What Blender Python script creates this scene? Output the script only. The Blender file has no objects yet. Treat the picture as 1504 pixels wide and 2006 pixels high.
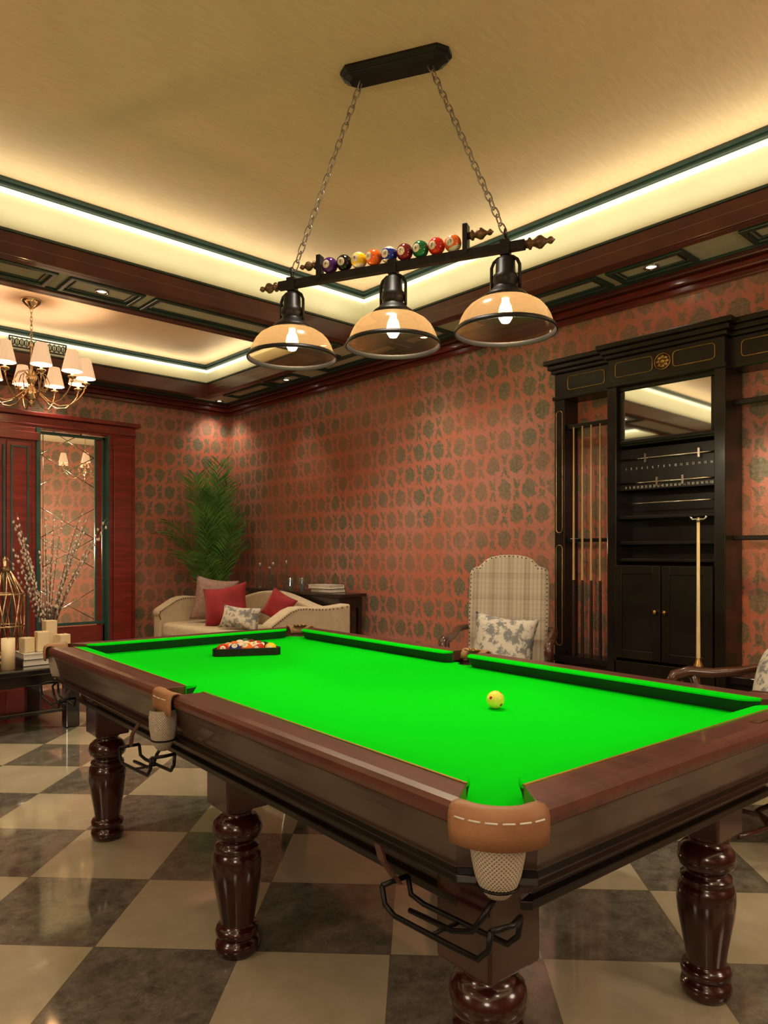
import bpy, bmesh, math, random
from mathutils import Vector, Matrix, Euler
random.seed(7)
sc=bpy.context.scene
COL=sc.collection
pi=math.pi
G_=.62
# ------------------------------------------------------------------ node helpers
def S(nt,v,sock):
    if hasattr(v,'is_output'): nt.links.new(v,sock)
    else: sock.default_value=v
def mth(nt,op,a,b=None,c=None):
    n=nt.nodes.new('ShaderNodeMath'); n.operation=op
    S(nt,a,n.inputs[0])
    if b is not None: S(nt,b,n.inputs[1])
    if c is not None: S(nt,c,n.inputs[2])
    return n.outputs[0]
def mixc(nt,f,a,b):
    n=nt.nodes.new('ShaderNodeMix'); n.data_type='RGBA'
    S(nt,f,n.inputs[0])
    for v,i in ((a,6),(b,7)):
        if hasattr(v,'is_output'): nt.links.new(v,n.inputs[i])
        else: n.inputs[i].default_value=(*v[:3],1)
    return n.outputs[2]
def noise(nt,vec,scale,detail=3,rough=.5):
    n=nt.nodes.new('ShaderNodeTexNoise'); n.inputs['Scale'].default_value=scale
    n.inputs['Detail'].default_value=detail; n.inputs['Roughness'].default_value=rough
    if vec is not None: nt.links.new(vec,n.inputs['Vector'])
    return n.outputs['Fac']
def ramp(nt,f,a,b):
    n=nt.nodes.new('ShaderNodeMapRange'); S(nt,f,n.inputs[0])
    n.inputs[1].default_value=a; n.inputs[2].default_value=b
    return n.outputs[0]
def base(name):
    m=bpy.data.materials.new(name); m.use_nodes=True
    nt=m.node_tree; p=nt.nodes['Principled BSDF']
    return m,nt,p
def objco(nt,scale=(1,1,1)):
    t=nt.nodes.new('ShaderNodeTexCoord'); mp=nt.nodes.new('ShaderNodeMapping')
    mp.inputs['Scale'].default_value=scale
    nt.links.new(t.outputs['Object'],mp.inputs['Vector']); return mp.outputs[0]
def geoxyz(nt):
    g=nt.nodes.new('ShaderNodeNewGeometry'); s=nt.nodes.new('ShaderNodeSeparateXYZ')
    nt.links.new(g.outputs['Position'],s.inputs[0]); return g.outputs['Position'],s.outputs
def bump(nt,p,h,strength=.2,dist=.01):
    b=nt.nodes.new('ShaderNodeBump'); b.inputs['Strength'].default_value=strength
    b.inputs['Distance'].default_value=dist
    nt.links.new(h,b.inputs['Height']); nt.links.new(b.outputs[0],p.inputs['Normal'])
def pm(name,c,rough=.5,metal=0,c2=None,ns=8,stretch=(1,1,1),bp=0,bs=60,coat=0,em=None,es=0,spec=None):
    m,nt,p=base(name)
    co=objco(nt,stretch)
    c2=c2 or tuple(x*.82 for x in c)
    f=ramp(nt,noise(nt,co,ns,4),.35,.65)
    nt.links.new(mixc(nt,f,c,c2),p.inputs['Base Color'])
    p.inputs['Roughness'].default_value=rough; p.inputs['Metallic'].default_value=metal
    p.inputs['Coat Weight'].default_value=coat; p.inputs['Coat Roughness'].default_value=.08
    if spec is not None: p.inputs['Specular IOR Level'].default_value=spec
    if em: p.inputs['Emission Color'].default_value=(*em,1); p.inputs['Emission Strength'].default_value=es
    if bp: bump(nt,p,noise(nt,objco(nt),bs,2),bp,.003)
    return m
# ------------------------------------------------------------------ materials
red_wood=pm('red_mahogany',(.14,.016,.011),.3,c2=(.075,.010,.007),ns=5,stretch=(1,1,8),coat=.3)
door_wood=pm('door_mahogany',(.23,.022,.017),.3,c2=(.14,.014,.011),ns=5,stretch=(1,1,8),coat=.3)
beam_wood=pm('beam_mahogany',(.080,.015,.011),.35,c2=(.048,.010,.008),ns=5,coat=.2)
rail_wood=pm('rail_wood',(.115,.036,.024),.34,c2=(.075,.023,.016),ns=4,stretch=(10,1.5,10),coat=.2)
leg_wood=pm('leg_wood',(.038,.005,.004),.2,c2=(.017,.003,.003),ns=6,coat=.5)
panel_wood=pm('panel_wood',(.072,.045,.032),.30,c2=(.046,.028,.020),ns=3,stretch=(6,1,6),coat=.3)
dark_wood=pm('dark_wood',(.022,.011,.008),.28,c2=(.012,.006,.005),ns=6,coat=.35)
black_wood=pm('black_lacquer',(.011,.008,.005),.32,c2=(.006,.004,.003),ns=6,coat=.15,spec=.3)
arm_wood=pm('walnut_arm',(.075,.022,.009),.3,c2=(.035,.011,.005),coat=.4)
green_trim=pm('green_trim',(.016,.042,.034),.4,c2=(.011,.028,.023))
teal=pm('teal_strip',(.03,.095,.085),.35,c2=(.02,.07,.062))
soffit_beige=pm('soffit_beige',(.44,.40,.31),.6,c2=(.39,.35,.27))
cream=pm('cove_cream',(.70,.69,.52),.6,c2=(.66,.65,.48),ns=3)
black_metal=pm('black_metal',(.010,.008,.007),.42,metal=.5,c2=(.016,.012,.010))
iron=pm('iron',(.02,.02,.02),.35,metal=.8)
chain_m=pm('chain_steel',(.38,.34,.28),.4,metal=.85)
brass=pm('aged_brass',(.42,.27,.10),.3,metal=1,c2=(.25,.15,.05),ns=20)
pale_brass=pm('pale_brass',(.70,.54,.36),.22,metal=1,c2=(.55,.40,.24),ns=20)
bronze=pm('bronze_finial',(.22,.13,.065),.35,metal=.8,c2=(.11,.06,.03),ns=30)
gold_line=pm('gold_line',(.55,.34,.08),.35,metal=.7)
silver=pm('silver',(.6,.57,.5),.2,metal=1)
leather=pm('tan_leather',(.36,.18,.08),.55,c2=(.26,.12,.05),ns=10,bp=.3,bs=200)
strap_m=pm('strap_leather',(.07,.03,.015),.5)
thread=pm('white_thread',(.8,.78,.7),.7)
white_c=pm('white_enamel',(.8,.78,.7),.2)
beige_fab=pm('beige_fabric',(.52,.43,.30),.85,c2=(.46,.38,.26),ns=20,bp=.3,bs=300)
red_fab=pm('red_fabric',(.30,.010,.018),.75,c2=(.22,.007,.012),ns=10,bp=.3,bs=300)
taupe_fab=pm('taupe_fabric',(.34,.22,.19),.7,c2=(.26,.16,.13),ns=30)
leaf_m=pm('palm_leaf',(.17,.40,.07),.38,c2=(.03,.13,.028),ns=5)
stem_m=pm('palm_stem',(.12,.16,.05),.6)
pot_m=pm('dark_pot',(.05,.03,.02),.4)
candle_m=pm('ivory_wax',(.80,.66,.42),.5,c2=(.72,.57,.33))
twig_m=pm('willow_twig',(.18,.11,.07),.6)
bud_m=pm('willow_bud',(.82,.70,.62),.8)
paper_m=pm('paper',(.7,.66,.56),.8)
navy_m=pm('book_cover',(.06,.05,.05),.5)
black_gloss=pm('black_gloss',(.008,.008,.008),.08,coat=.8)
cue_wood=pm('cue_maple',(.50,.31,.14),.3,c2=(.40,.23,.09),stretch=(20,20,2))
pale_wood=pm('pale_ash',(.70,.58,.36),.35,c2=(.62,.50,.28),stretch=(20,20,2))
cue_butt=pm('cue_butt',(.03,.012,.008),.25)
crystal=pm('crystal',(.55,.52,.48),.08,metal=.6)
under_m=pm('cushion_under_shade',(.001,.045,.010),.9,c2=(.001,.035,.008))  # near-black green paints the overhang shade onto the cushion undersides
pillow_pat_m,nt,p=base('patterned_fabric')
f=ramp(nt,noise(nt,objco(nt),18,5,.7),.47,.55)
nt.links.new(mixc(nt,f,(.58,.54,.46),(.19,.20,.20)),p.inputs['Base Color']); p.inputs['Roughness'].default_value=.8
net_m,nt,p=base('net_cord'); t=nt.nodes.new('ShaderNodeTexCoord'); s=nt.nodes.new('ShaderNodeSeparateXYZ'); nt.links.new(t.outputs['Object'],s.inputs[0])
th=mth(nt,'MULTIPLY',mth(nt,'ARCTAN2',s.outputs[1],s.outputs[0]),18); zz=mth(nt,'MULTIPLY',s.outputs[2],380)
A1=mth(nt,'ABSOLUTE',mth(nt,'SINE',mth(nt,'ADD',th,zz))); B1=mth(nt,'ABSOLUTE',mth(nt,'SINE',mth(nt,'SUBTRACT',th,zz)))
mn=mth(nt,'MINIMUM',A1,B1)
nt.links.new(mixc(nt,ramp(nt,mn,.45,.85),(.72,.66,.52),(.26,.21,.14)),p.inputs['Base Color'])
p.inputs['Roughness'].default_value=.9; bump(nt,p,mn,.8,-.004)
plaid_m,nt,p=base('plaid_fabric'); co=objco(nt); s=nt.nodes.new('ShaderNodeSeparateXYZ'); nt.links.new(co,s.inputs[0])
def line(nt,x,fr,w,off=0):
    return mth(nt,'LESS_THAN',mth(nt,'FRACT',mth(nt,'ADD',mth(nt,'MULTIPLY',x,fr),off)),w)
l=mth(nt,'ADD',mth(nt,'MULTIPLY',line(nt,s.outputs[0],38,.35),.30),mth(nt,'MULTIPLY',line(nt,s.outputs[2],30,.2,.3),.14))
l=mth(nt,'ADD',l,mth(nt,'MULTIPLY',line(nt,s.outputs[0],9,.35,.1),.30))
l=mth(nt,'ADD',l,mth(nt,'MULTIPLY',line(nt,s.outputs[2],7,.25,.1),.18))
nt.links.new(mixc(nt,l,(.47,.41,.32),(.23,.18,.13)),p.inputs['Base Color']); p.inputs['Roughness'].default_value=.85
cloth,nt,p=base('green_baize')
nt.links.new(mixc(nt,noise(nt,objco(nt),300,2),(.001,.70,.007),(.001,.64,.006)),p.inputs['Base Color'])
p.inputs['Roughness'].default_value=.95; p.inputs['Specular IOR Level'].default_value=.03
# floor
floor_m,nt,p=base('checker_marble'); P,xyz=geoxyz(nt)
T=.488; s2=math.sqrt(.5)
a=mth(nt,'ADD',mth(nt,'MULTIPLY',mth(nt,'SUBTRACT',xyz[0],.889),s2/T),mth(nt,'MULTIPLY',mth(nt,'SUBTRACT',xyz[1],2.395),s2/T))
b=mth(nt,'SUBTRACT',mth(nt,'MULTIPLY',mth(nt,'SUBTRACT',xyz[0],.889),s2/T),mth(nt,'MULTIPLY',mth(nt,'SUBTRACT',xyz[1],2.395),s2/T))
par=mth(nt,'FLOORED_MODULO',mth(nt,'ADD',mth(nt,'FLOOR',a),mth(nt,'FLOOR',b)),2)
n1=noise(nt,P,4,9,.7); n2=noise(nt,P,11,9,.78)
vein=mth(nt,'LESS_THAN',mth(nt,'ABSOLUTE',mth(nt,'SUBTRACT',noise(nt,P,3.2,8,.65),.5)),.006)
light=mixc(nt,ramp(nt,n1,.35,.7),(.50,.44,.31),(.39,.34,.23))
dark=mixc(nt,ramp(nt,n2,.36,.62),(.080,.072,.055),(.21,.190,.150))
dark=mixc(nt,mth(nt,'MULTIPLY',vein,.35),dark,(.28,.26,.20))
colr=mixc(nt,par,light,dark)
def edge(x):
    fr=mth(nt,'FRACT',x); return mth(nt,'MINIMUM',fr,mth(nt,'SUBTRACT',1,fr))
g=mth(nt,'LESS_THAN',mth(nt,'MINIMUM',edge(a),edge(b)),.004)
nt.links.new(mixc(nt,g,colr,(.16,.13,.09)),p.inputs['Base Color'])
p.inputs['Roughness'].default_value=.09; p.inputs['Coat Weight'].default_value=.45; p.inputs['Coat Roughness'].default_value=.03
# wallpaper
wall_m,nt,p=base('damask_wallpaper'); P,xyz=geoxyz(nt)
PU,PV=.226,.186
nz=mth(nt,'MULTIPLY',mth(nt,'SUBTRACT',noise(nt,P,28,5,.72),.5),.105)
u=mth(nt,'DIVIDE',mth(nt,'ADD',mth(nt,'ADD',xyz[0],xyz[1]),nz),PU); v_=mth(nt,'DIVIDE',mth(nt,'ADD',xyz[2],nz),PV)
row=mth(nt,'FLOORED_MODULO',mth(nt,'FLOOR',v_),2)
uf=mth(nt,'FRACT',mth(nt,'ADD',u,mth(nt,'MULTIPLY',row,.5)))
du=mth(nt,'MULTIPLY',mth(nt,'SUBTRACT',uf,.5),PU); dv=mth(nt,'MULTIPLY',mth(nt,'SUBTRACT',mth(nt,'FRACT',v_),.5),PV)
r=mth(nt,'SQRT',mth(nt,'ADD',mth(nt,'MULTIPLY',du,du),mth(nt,'MULTIPLY',mth(nt,'MULTIPLY',dv,dv),.78)))
th=mth(nt,'ARCTAN2',dv,du)
rr=mth(nt,'ADD',r,mth(nt,'MULTIPLY',mth(nt,'COSINE',mth(nt,'MULTIPLY',th,6)),.0035))
med=mth(nt,'LESS_THAN',rr,.063)
ud=mth(nt,'SUBTRACT',PU/2,mth(nt,'ABSOLUTE',du))
c1=mth(nt,'ABSOLUTE',mth(nt,'SUBTRACT',ud,mth(nt,'ADD',.004,mth(nt,'MULTIPLY',mth(nt,'MULTIPLY',dv,dv),3.4))))
wdt=mth(nt,'SUBTRACT',.018,mth(nt,'MULTIPLY',mth(nt,'ABSOLUTE',dv),.10))
br=mth(nt,'MULTIPLY',mth(nt,'LESS_THAN',c1,wdt),mth(nt,'LESS_THAN',mth(nt,'ABSOLUTE',mth(nt,'SUBTRACT',mth(nt,'ABSOLUTE',dv),.046)),.038))
pat=mth(nt,'MAXIMUM',med,br)
wear=mth(nt,'ADD',.52,mth(nt,'MULTIPLY',ramp(nt,noise(nt,P,1.8,4,.6),.35,.60),.48))
pat=mth(nt,'MULTIPLY',pat,mth(nt,'MULTIPLY',wear,mth(nt,'ADD',.6,mth(nt,'MULTIPLY',ramp(nt,noise(nt,P,60,4,.7),.35,.5),.4))))
bgc=mixc(nt,ramp(nt,noise(nt,P,1.4,3),.4,.65),(.50,.150,.095),(.50,.215,.170))
bgc=mixc(nt,mth(nt,'MULTIPLY',ramp(nt,noise(nt,P,40,6,.75),.46,.63),.5),bgc,(.25,.165,.10))
pc=mixc(nt,ramp(nt,noise(nt,P,50,3),.4,.65),(.115,.118,.075),(.20,.195,.135))
nt.links.new(mixc(nt,pat,bgc,pc),p.inputs['Base Color']); p.inputs['Roughness'].default_value=.34
p.inputs['Metallic'].default_value=.22
bump(nt,p,noise(nt,P,90,2),.3,.003)
# ceiling
ceil_m,nt,p=base('ceiling_paper'); P,xyz=geoxyz(nt)
mp=nt.nodes.new('ShaderNodeMapping'); nt.links.new(P,mp.inputs[0]); mp.inputs['Scale'].default_value=(10,60,10)
f=noise(nt,mp.outputs[0],1,4)
nt.links.new(mixc(nt,ramp(nt,f,.35,.65),(.76,.54,.35),(.70,.49,.31)),p.inputs['Base Color']); p.inputs['Roughness'].default_value=.6
bump(nt,p,f,.4,.006)
strip_m,nt,p=base('led_strip'); p.inputs['Emission Color'].default_value=(1,.98,.72,1); p.inputs['Emission Strength'].default_value=1.0; p.inputs['Base Color'].default_value=(1,.9,.6,1)
bulb_m,nt,p=base('bulb_glow'); p.inputs['Emission Color'].default_value=(1,.70,.30,1); p.inputs['Emission Strength'].default_value=20
spotdisc_m,nt,p=base('downlight_glow'); p.inputs['Emission Color'].default_value=(1,.9,.7,1); p.inputs['Emission Strength'].default_value=25
shade_m,nt,p=base('pleated_shade'); p.inputs['Base Color'].default_value=(.78,.58,.42,1); p.inputs['Emission Color'].default_value=(1,.66,.40,1); p.inputs['Emission Strength'].default_value=.5
p.inputs['Roughness'].default_value=.8
mirror_m,nt,p=base('mirror'); p.inputs['Metallic'].default_value=1; p.inputs['Roughness'].default_value=.03; p.inputs['Base Color'].default_value=(.8,.8,.76,1)
def thin(name,tint,gl=.12,rough=.03,dif=.15,difc=(.6,.35,.15)):
    m=bpy.data.materials.new(name); m.use_nodes=True; nt=m.node_tree; nt.nodes.clear()
    o=nt.nodes.new('ShaderNodeOutputMaterial'); t=nt.nodes.new('ShaderNodeBsdfTransparent'); t.inputs[0].default_value=(*tint,1)
    g=nt.nodes.new('ShaderNodeBsdfGlossy'); g.inputs['Roughness'].default_value=rough
    d=nt.nodes.new('ShaderNodeBsdfTranslucent'); d.inputs[0].default_value=(*difc,1)
    m1=nt.nodes.new('ShaderNodeMixShader'); m1.inputs[0].default_value=dif
    m2=nt.nodes.new('ShaderNodeMixShader')
    lw=nt.nodes.new('ShaderNodeLayerWeight'); lw.inputs[0].default_value=.35
    nt.links.new(mth(nt,'MULTIPLY',lw.outputs['Facing'],gl*3),m2.inputs[0])
    nt.links.new(t.outputs[0],m1.inputs[1]); nt.links.new(d.outputs[0],m1.inputs[2])
    nt.links.new(m1.outputs[0],m2.inputs[1]); nt.links.new(g.outputs[0],m2.inputs[2]); nt.links.new(m2.outputs[0],o.inputs[0])
    return m
amber=thin('amber_glass',(.56,.40,.25),.06,.18,.18,(.30,.185,.09))
clear=thin('clear_glass',(.95,.95,.92),.08,.02,.02,(.8,.8,.8))
decant=thin('decanter_glass',(.72,.72,.70),.25,.03,.08,(.8,.8,.8))
# ------------------------------------------------------------------ mesh builder
class MB:
    def __init__(s): s.v=[];s.f=[];s.m=[];s.s=[]
    def add(s,vs,fs,mat=0,sm=False,T=None):
        o=len(s.v)
        for q in vs:
            q=Vector(q); s.v.append(T@q if T else q)
        for f in fs: s.f.append([i+o for i in f]); s.m.append(mat); s.s.append(sm)
        return s
    def box(s,x0,x1,y0,y1,z0,z1,mat=0,T=None):
        v=[(x0,y0,z0),(x1,y0,z0),(x1,y1,z0),(x0,y1,z0),(x0,y0,z1),(x1,y0,z1),(x1,y1,z1),(x0,y1,z1)]
        return s.add(v,[(0,3,2,1),(4,5,6,7),(0,1,5,4),(1,2,6,5),(2,3,7,6),(3,0,4,7)],mat,False,T)
    def lathe(s,prof,seg=24,mat=0,T=None,cap=True,sm=True):
        v=[];f=[];n=len(prof)
        for i in range(seg):
            a=2*pi*i/seg
            for r,z in prof: v.append((r*math.cos(a),r*math.sin(a),z))
        for i in range(seg):
            j=(i+1)%seg
            for k in range(n-1): f.append((i*n+k,j*n+k,j*n+k+1,i*n+k+1))
        if cap:
            f.append([i*n for i in range(seg)][::-1]); f.append([i*n+n-1 for i in range(seg)])
        return s.add(v,f,mat,sm,T)
    def tube(s,pts,r,seg=8,mat=0,closed=False,T=None,cap=True):
        pts=[Vector(q) for q in pts]; n=len(pts)
        rs=r if isinstance(r,(list,tuple)) else [r]*n
        tg=[]
        for i in range(n):
            if closed: d=pts[(i+1)%n]-pts[i-1]
            else: d=pts[min(i+1,n-1)]-pts[max(i-1,0)]
            tg.append(d.normalized() if d.length>1e-9 else Vector((0,0,1)))
        up=Vector((0,0,1)) if abs(tg[0].z)<.9 else Vector((1,0,0))
        nrm=(up-tg[0]*up.dot(tg[0])).normalized()
        v=[];f=[]
        for i in range(n):
            nrm=(nrm-tg[i]*nrm.dot(tg[i])).normalized(); bi=tg[i].cross(nrm)
            for k in range(seg):
                a=2*pi*k/seg; v.append(pts[i]+(nrm*math.cos(a)+bi*math.sin(a))*rs[i])
        for i in range(n if closed else n-1):
            j=(i+1)%n
            for k in range(seg):
                l=(k+1)%seg; f.append((i*seg+k,i*seg+l,j*seg+l,j*seg+k))
        if not closed and cap:
            f.append(list(range(seg))[::-1]); f.append([(n-1)*seg+k for k in range(seg)])
        return s.add(v,f,mat,True,T)
    def prism(s,poly,d0,d1,axis='z',mat=0,T=None):
        n=len(poly)
        def mk(a,b,d): return (a,b,d) if axis=='z' else ((a,d,b) if axis=='y' else (d,a,b))
        v=[mk(a,b,d0) for a,b in poly]+[mk(a,b,d1) for a,b in poly]
        f=[list(range(n))[::-1],list(range(n,2*n))]+[(i,(i+1)%n,n+(i+1)%n,n+i) for i in range(n)]
        return s.add(v,f,mat,False,T)
    def loft(s,loops,mats=None,caps=True,sm=False,kmats=None):
        n=len(loops[0]); off=len(s.v)
        for l in loops:
            for q in l: s.v.append(Vector(q))
        for i in range(len(loops)-1):
            for k in range(n):
                l=(k+1)%n
                s.f.append([off+i*n+k,off+i*n+l,off+(i+1)*n+l,off+(i+1)*n+k]); s.m.append(kmats[k] if kmats else (mats[i] if mats else 0)); s.s.append(sm)
        if caps:
            s.f.append([off+k for k in range(n)][::-1]); s.m.append(mats[0] if mats else 0); s.s.append(False)
            s.f.append([off+(len(loops)-1)*n+k for k in range(n)]); s.m.append(mats[-1] if mats else 0); s.s.append(False)
        return s
    def build(s,name,mats,parent=None,loc=(0,0,0),rot=(0,0,0),bevel=0,seg=2,label=None,cat=None,kind=None,group=None,weld=False):
        me=bpy.data.meshes.new(name)
        me.from_pydata([tuple(q) for q in s.v],[],s.f)
        for i,pl in enumerate(me.polygons): pl.material_index=s.m[i]; pl.use_smooth=s.s[i]
        bm=bmesh.new(); bm.from_mesh(me)
        if weld: bmesh.ops.remove_doubles(bm,verts=bm.verts,dist=1e-5)
        bmesh.ops.recalc_face_normals(bm,faces=bm.faces); bm.to_mesh(me); bm.free()
        for m in (mats if isinstance(mats,(list,tuple)) else [mats]): me.materials.append(m)
        ob=bpy.data.objects.new(name,me); COL.objects.link(ob)
        ob.location=loc; ob.rotation_euler=rot
        if parent: ob.parent=parent
        if bevel:
            b=ob.modifiers.new('bevel','BEVEL'); b.width=bevel; b.segments=seg; b.limit_method='ANGLE'; b.angle_limit=.6
        if label: ob['label']=label
        if cat: ob['category']=cat
        if kind: ob['kind']=kind
        if group: ob['group']=group
        return ob
def top(name,label,cat,loc,rz=0,group=None):
    e=bpy.data.objects.new(name,None); COL.objects.link(e); e.location=loc; e.rotation_euler=(0,0,rz); e.empty_display_size=.1
    e['label']=label; e['category']=cat
    if group: e['group']=group
    return e
def TR(x=0,y=0,z=0,rx=0,ry=0,rz=0,s=1):
    return Matrix.Translation((x,y,z))@Euler((rx,ry,rz)).to_matrix().to_4x4()@Matrix.Scale(s,4)
def ring(name,x0,x1,y0,y1,w,z0,z1,mat,bevel=.004,**k):
    a=[(x0,y0),(x1,y0),(x1,y1),(x0,y1)]; b=[(x0+w,y0+w),(x1-w,y0+w),(x1-w,y1-w),(x0+w,y1-w)]
    m=MB(); v=[(*q,z) for z in (z0,z1) for q in a]+[(*q,z) for z in (z0,z1) for q in b]
    f=[]
    for i in range(4):
        j=(i+1)%4
        f+=[(i,j,4+j,4+i),(8+i,12+i,12+j,8+j),(i,8+i,8+j,j),(4+i,4+j,12+j,12+i)]
    m.add(v,f); return m.build(name,mat,bevel=bevel,**k)
tn=[0]
def trim():
    tn[0]+=1; return 'trim_%d'%tn[0]
ST=dict(kind='structure')
# ------------------------------------------------------------------ room shell
MB().box(-3.1,4.5,-2.1,9.6,-.1,0).build('floor',floor_m,label='polished checkered cream and dark marble tile floor',**ST)
MB().box(4.3,4.4,-2.1,7.5,0,3.2).build('wall_right',wall_m,label='orange and olive damask wallpapered wall',**ST)
MB().box(-3.1,-3,-2.1,7.5,0,3.2).build('wall_left',wall_m,label='orange and olive damask wallpapered wall',**ST)
MB().box(-3,4.3,-2.1,-2,0,3.2).build('wall_back',wall_m,label='orange and olive damask wallpapered wall',**ST)
m=MB(); m.box(-3,2.18,7.4,7.5,0,3.2).box(2.88,4.3,7.4,7.5,0,3.2).box(2.18,2.88,7.4,7.5,2.49,3.2)
m.build('wall_far',wall_m,label='orange and olive damask wallpapered wall with a doorway',**ST)
MB().box(1.0,4.4,9.4,9.5,0,2.68).box(4.1,4.2,7.5,9.4,0,2.68).box(1.0,1.1,7.5,9.4,0,2.68).build('wall_passage',wall_m,label='wallpapered wall of the adjoining passage',**ST)
MB().box(1.0,4.4,7.5,9.5,2.68,2.8).build('ceiling',cream,label='cream ceiling of the adjoining passage',**ST)
MB().box(-2.5,3.83,-1.5,4.45,3.4,3.6).build('ceiling',ceil_m,label='tan textured paper tray ceiling',**ST)
MB().box(-2.5,3.83,4.92,7.05,3.31,3.6).build('ceiling',ceil_m,label='tan smaller tray ceiling',**ST)
for i,(x0,x1,y0,y1) in enumerate([(3.83,4.3,-2,7.4),(-2.5,3.83,4.45,4.92),(-2.5,3.83,7.05,7.4),(-2.5,3.83,-2,-1.5),(-3,-2.5,-2,7.4)]):
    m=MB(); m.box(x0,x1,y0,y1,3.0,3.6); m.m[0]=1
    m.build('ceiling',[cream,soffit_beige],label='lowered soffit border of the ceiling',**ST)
def area_up(x,y,z,L,rz,e,tilt):
    l=bpy.data.lights.new('cove','AREA'); l.shape='RECTANGLE'; l.size=L; l.size_y=.03; l.energy=e; l.color=(1,.95,.66)
    o=bpy.data.objects.new('cove_light',l); COL.objects.link(o); o.location=(x,y,z)
    o.rotation_euler=(Matrix.Rotation(rz,3,'Z')@Matrix.Rotation(pi+tilt,3,'X')).to_euler()
MAIN=(-2.5,3.83,-1.5,4.45); SEC=(-2.5,3.83,4.92,7.05)
for R,zc in ((MAIN,3.4),(SEC,3.31)):
    ring(trim(),*R,.03,2.975,3.05,beam_wood,**ST)
    ring(trim(),*R,.017,3.05,3.115,beam_wood,**ST)
    ring(trim(),*R,.024,3.115,3.13,green_trim,bevel=.002,**ST)
    ring(trim(),*R,-.055,2.975,3.0,beam_wood,**ST)
    ring(trim(),*R,-.075,2.985,3.0,green_trim,bevel=.002,**ST)
    ring(trim(),*R,.06,zc-.022,zc,green_trim,**ST)
    ring(trim(),*R,.040,zc-.040,zc-.022,green_trim,**ST)
    R2=(R[0]+.004,R[1]-.004,R[2]+.004,R[3]-.004)
    ring('light_strip',*R2,.016,zc-.072,zc-.046,strip_m,bevel=0,label='warm glowing strip light running along the ceiling cove',cat='strip light')
    x0,x1,y0,y1=R; i_=.16; z_=3.14; k_=1.0 if R is MAIN else .9
    pw=1.75*k_
    area_up((x0+x1)/2,y1-i_,z_,x1-x0-.4,0,pw*(x1-x0),-.05)
    area_up((x0+x1)/2,y0+i_,z_,x1-x0-.4,pi,pw*(x1-x0),-.05)
    area_up(x1-i_,(y0+y1)/2,z_,y1-y0-.4,-pi/2,pw*(y1-y0),-.05)
    area_up(x0+i_,(y0+y1)/2,z_,y1-y0-.4,pi/2,pw*(y1-y0),-.05)
RM=(-3,4.3,-2,7.4)
ring(trim(),*RM,.10,2.955,3.0,beam_wood,bevel=.01,**ST)
ring(trim(),*RM,.065,2.91,2.955,red_wood,bevel=.01,**ST)
ring(trim(),*RM,.035,2.87,2.91,red_wood,bevel=.008,**ST)
ring(trim(),*RM,.115,2.985,3.0,green_trim,bevel=.002,**ST)
m=MB(); m.box(4.27,4.3,-2,7.4,0,.14).box(4.285,4.3,-2,7.4,.14,.16).build('baseboard_right',red_wood,bevel=.004,**ST)
m=MB(); m.box(3.16,4.27,7.37,7.4,0,.14).build('baseboard_far',red_wood,bevel=.004,**ST)
def frame(x0,x1,y0,y1):
    ring(trim(),x0,x1,y0,y1,.032,2.98,3.0,green_trim,bevel=.006,**ST)
    ring(trim(),x0+.05,x1-.05,y0+.05,y1-.05,.010,2.99,3.0,green_trim,bevel=.003,**ST)
for yc in (.2,2.09,3.98,5.87):
    frame(3.93,4.16,yc-.24,yc+.24); frame(3.93,4.16,yc+.30,yc+1.59-.24 if yc<5 else 6.9)
for xc in (-.2,1.79):
    frame(xc-.24,xc+.24,4.55,4.83)
frame(2.10,3.70,4.55,4.83); frame(.10,1.48,4.55,4.83)
for xc in (.9,2.27): frame(xc-.2,xc+.2,7.14,7.28)
frame(2.55,3.75,7.14,7.28); frame(1.15,2.02,7.14,7.28)
def spot(x,y,z,e,ang=80,tx=None,col=(1,.84,.62),rad=.04,blend=.7):
    l=bpy.data.lights.new('spot','SPOT'); l.energy=e*G_; l.spot_size=math.radians(ang); l.spot_blend=blend; l.color=col; l.shadow_soft_size=rad
    o=bpy.data.objects.new('spot_light',l); COL.objects.link(o); o.location=(x,y,z)
    if tx: o.rotation_euler=(Vector(tx)-Vector((x,y,z))).to_track_quat('-Z','Y').to_euler()
    return o
def point(x,y,z,e,col=(1,.75,.45),rad=.03):
    l=bpy.data.lights.new('point','POINT'); l.energy=e*G_; l.color=col; l.shadow_soft_size=rad
    o=bpy.data.objects.new('point_light',l); COL.objects.link(o); o.location=(x,y,z); return o
dl=[(4.045,2.09),(4.045,3.98),(4.045,5.87),(4.06,7.2),(1.79,4.69),(3.6,4.69),(2.27,7.2),(-.2,4.69),(4.045,.2)]
for i,(x,y) in enumerate(dl):
    e=top('downlight','small round recessed ceiling downlight glowing warm white','ceiling light',(x,y,3.0),group='recessed ceiling downlights')
    MB().lathe([(.028,-.002),(.045,-.002),(.045,-.012),(.036,-.014),(.028,-.008),(.028,-.002)],24,cap=False).build('ring',silver,e)
    MB().lathe([(.0,-.004),(.028,-.004),(.028,-.001),(0,-.001)],20,cap=False).build('lamp_disc',spotdisc_m,e)
    if (x,y)==(1.79,4.69): spot(x,y,2.97,160,100,tx=(1.5,4.6,0),blend=1)
    elif (x,y)==(4.06,7.2): spot(x,y,2.97,60,110,blend=1)
    else: spot(x,y,2.97,70 if x>4 else 55,95,tx=(x-.75,y,0) if x>4 else None,blend=1,rad=.08)
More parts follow.
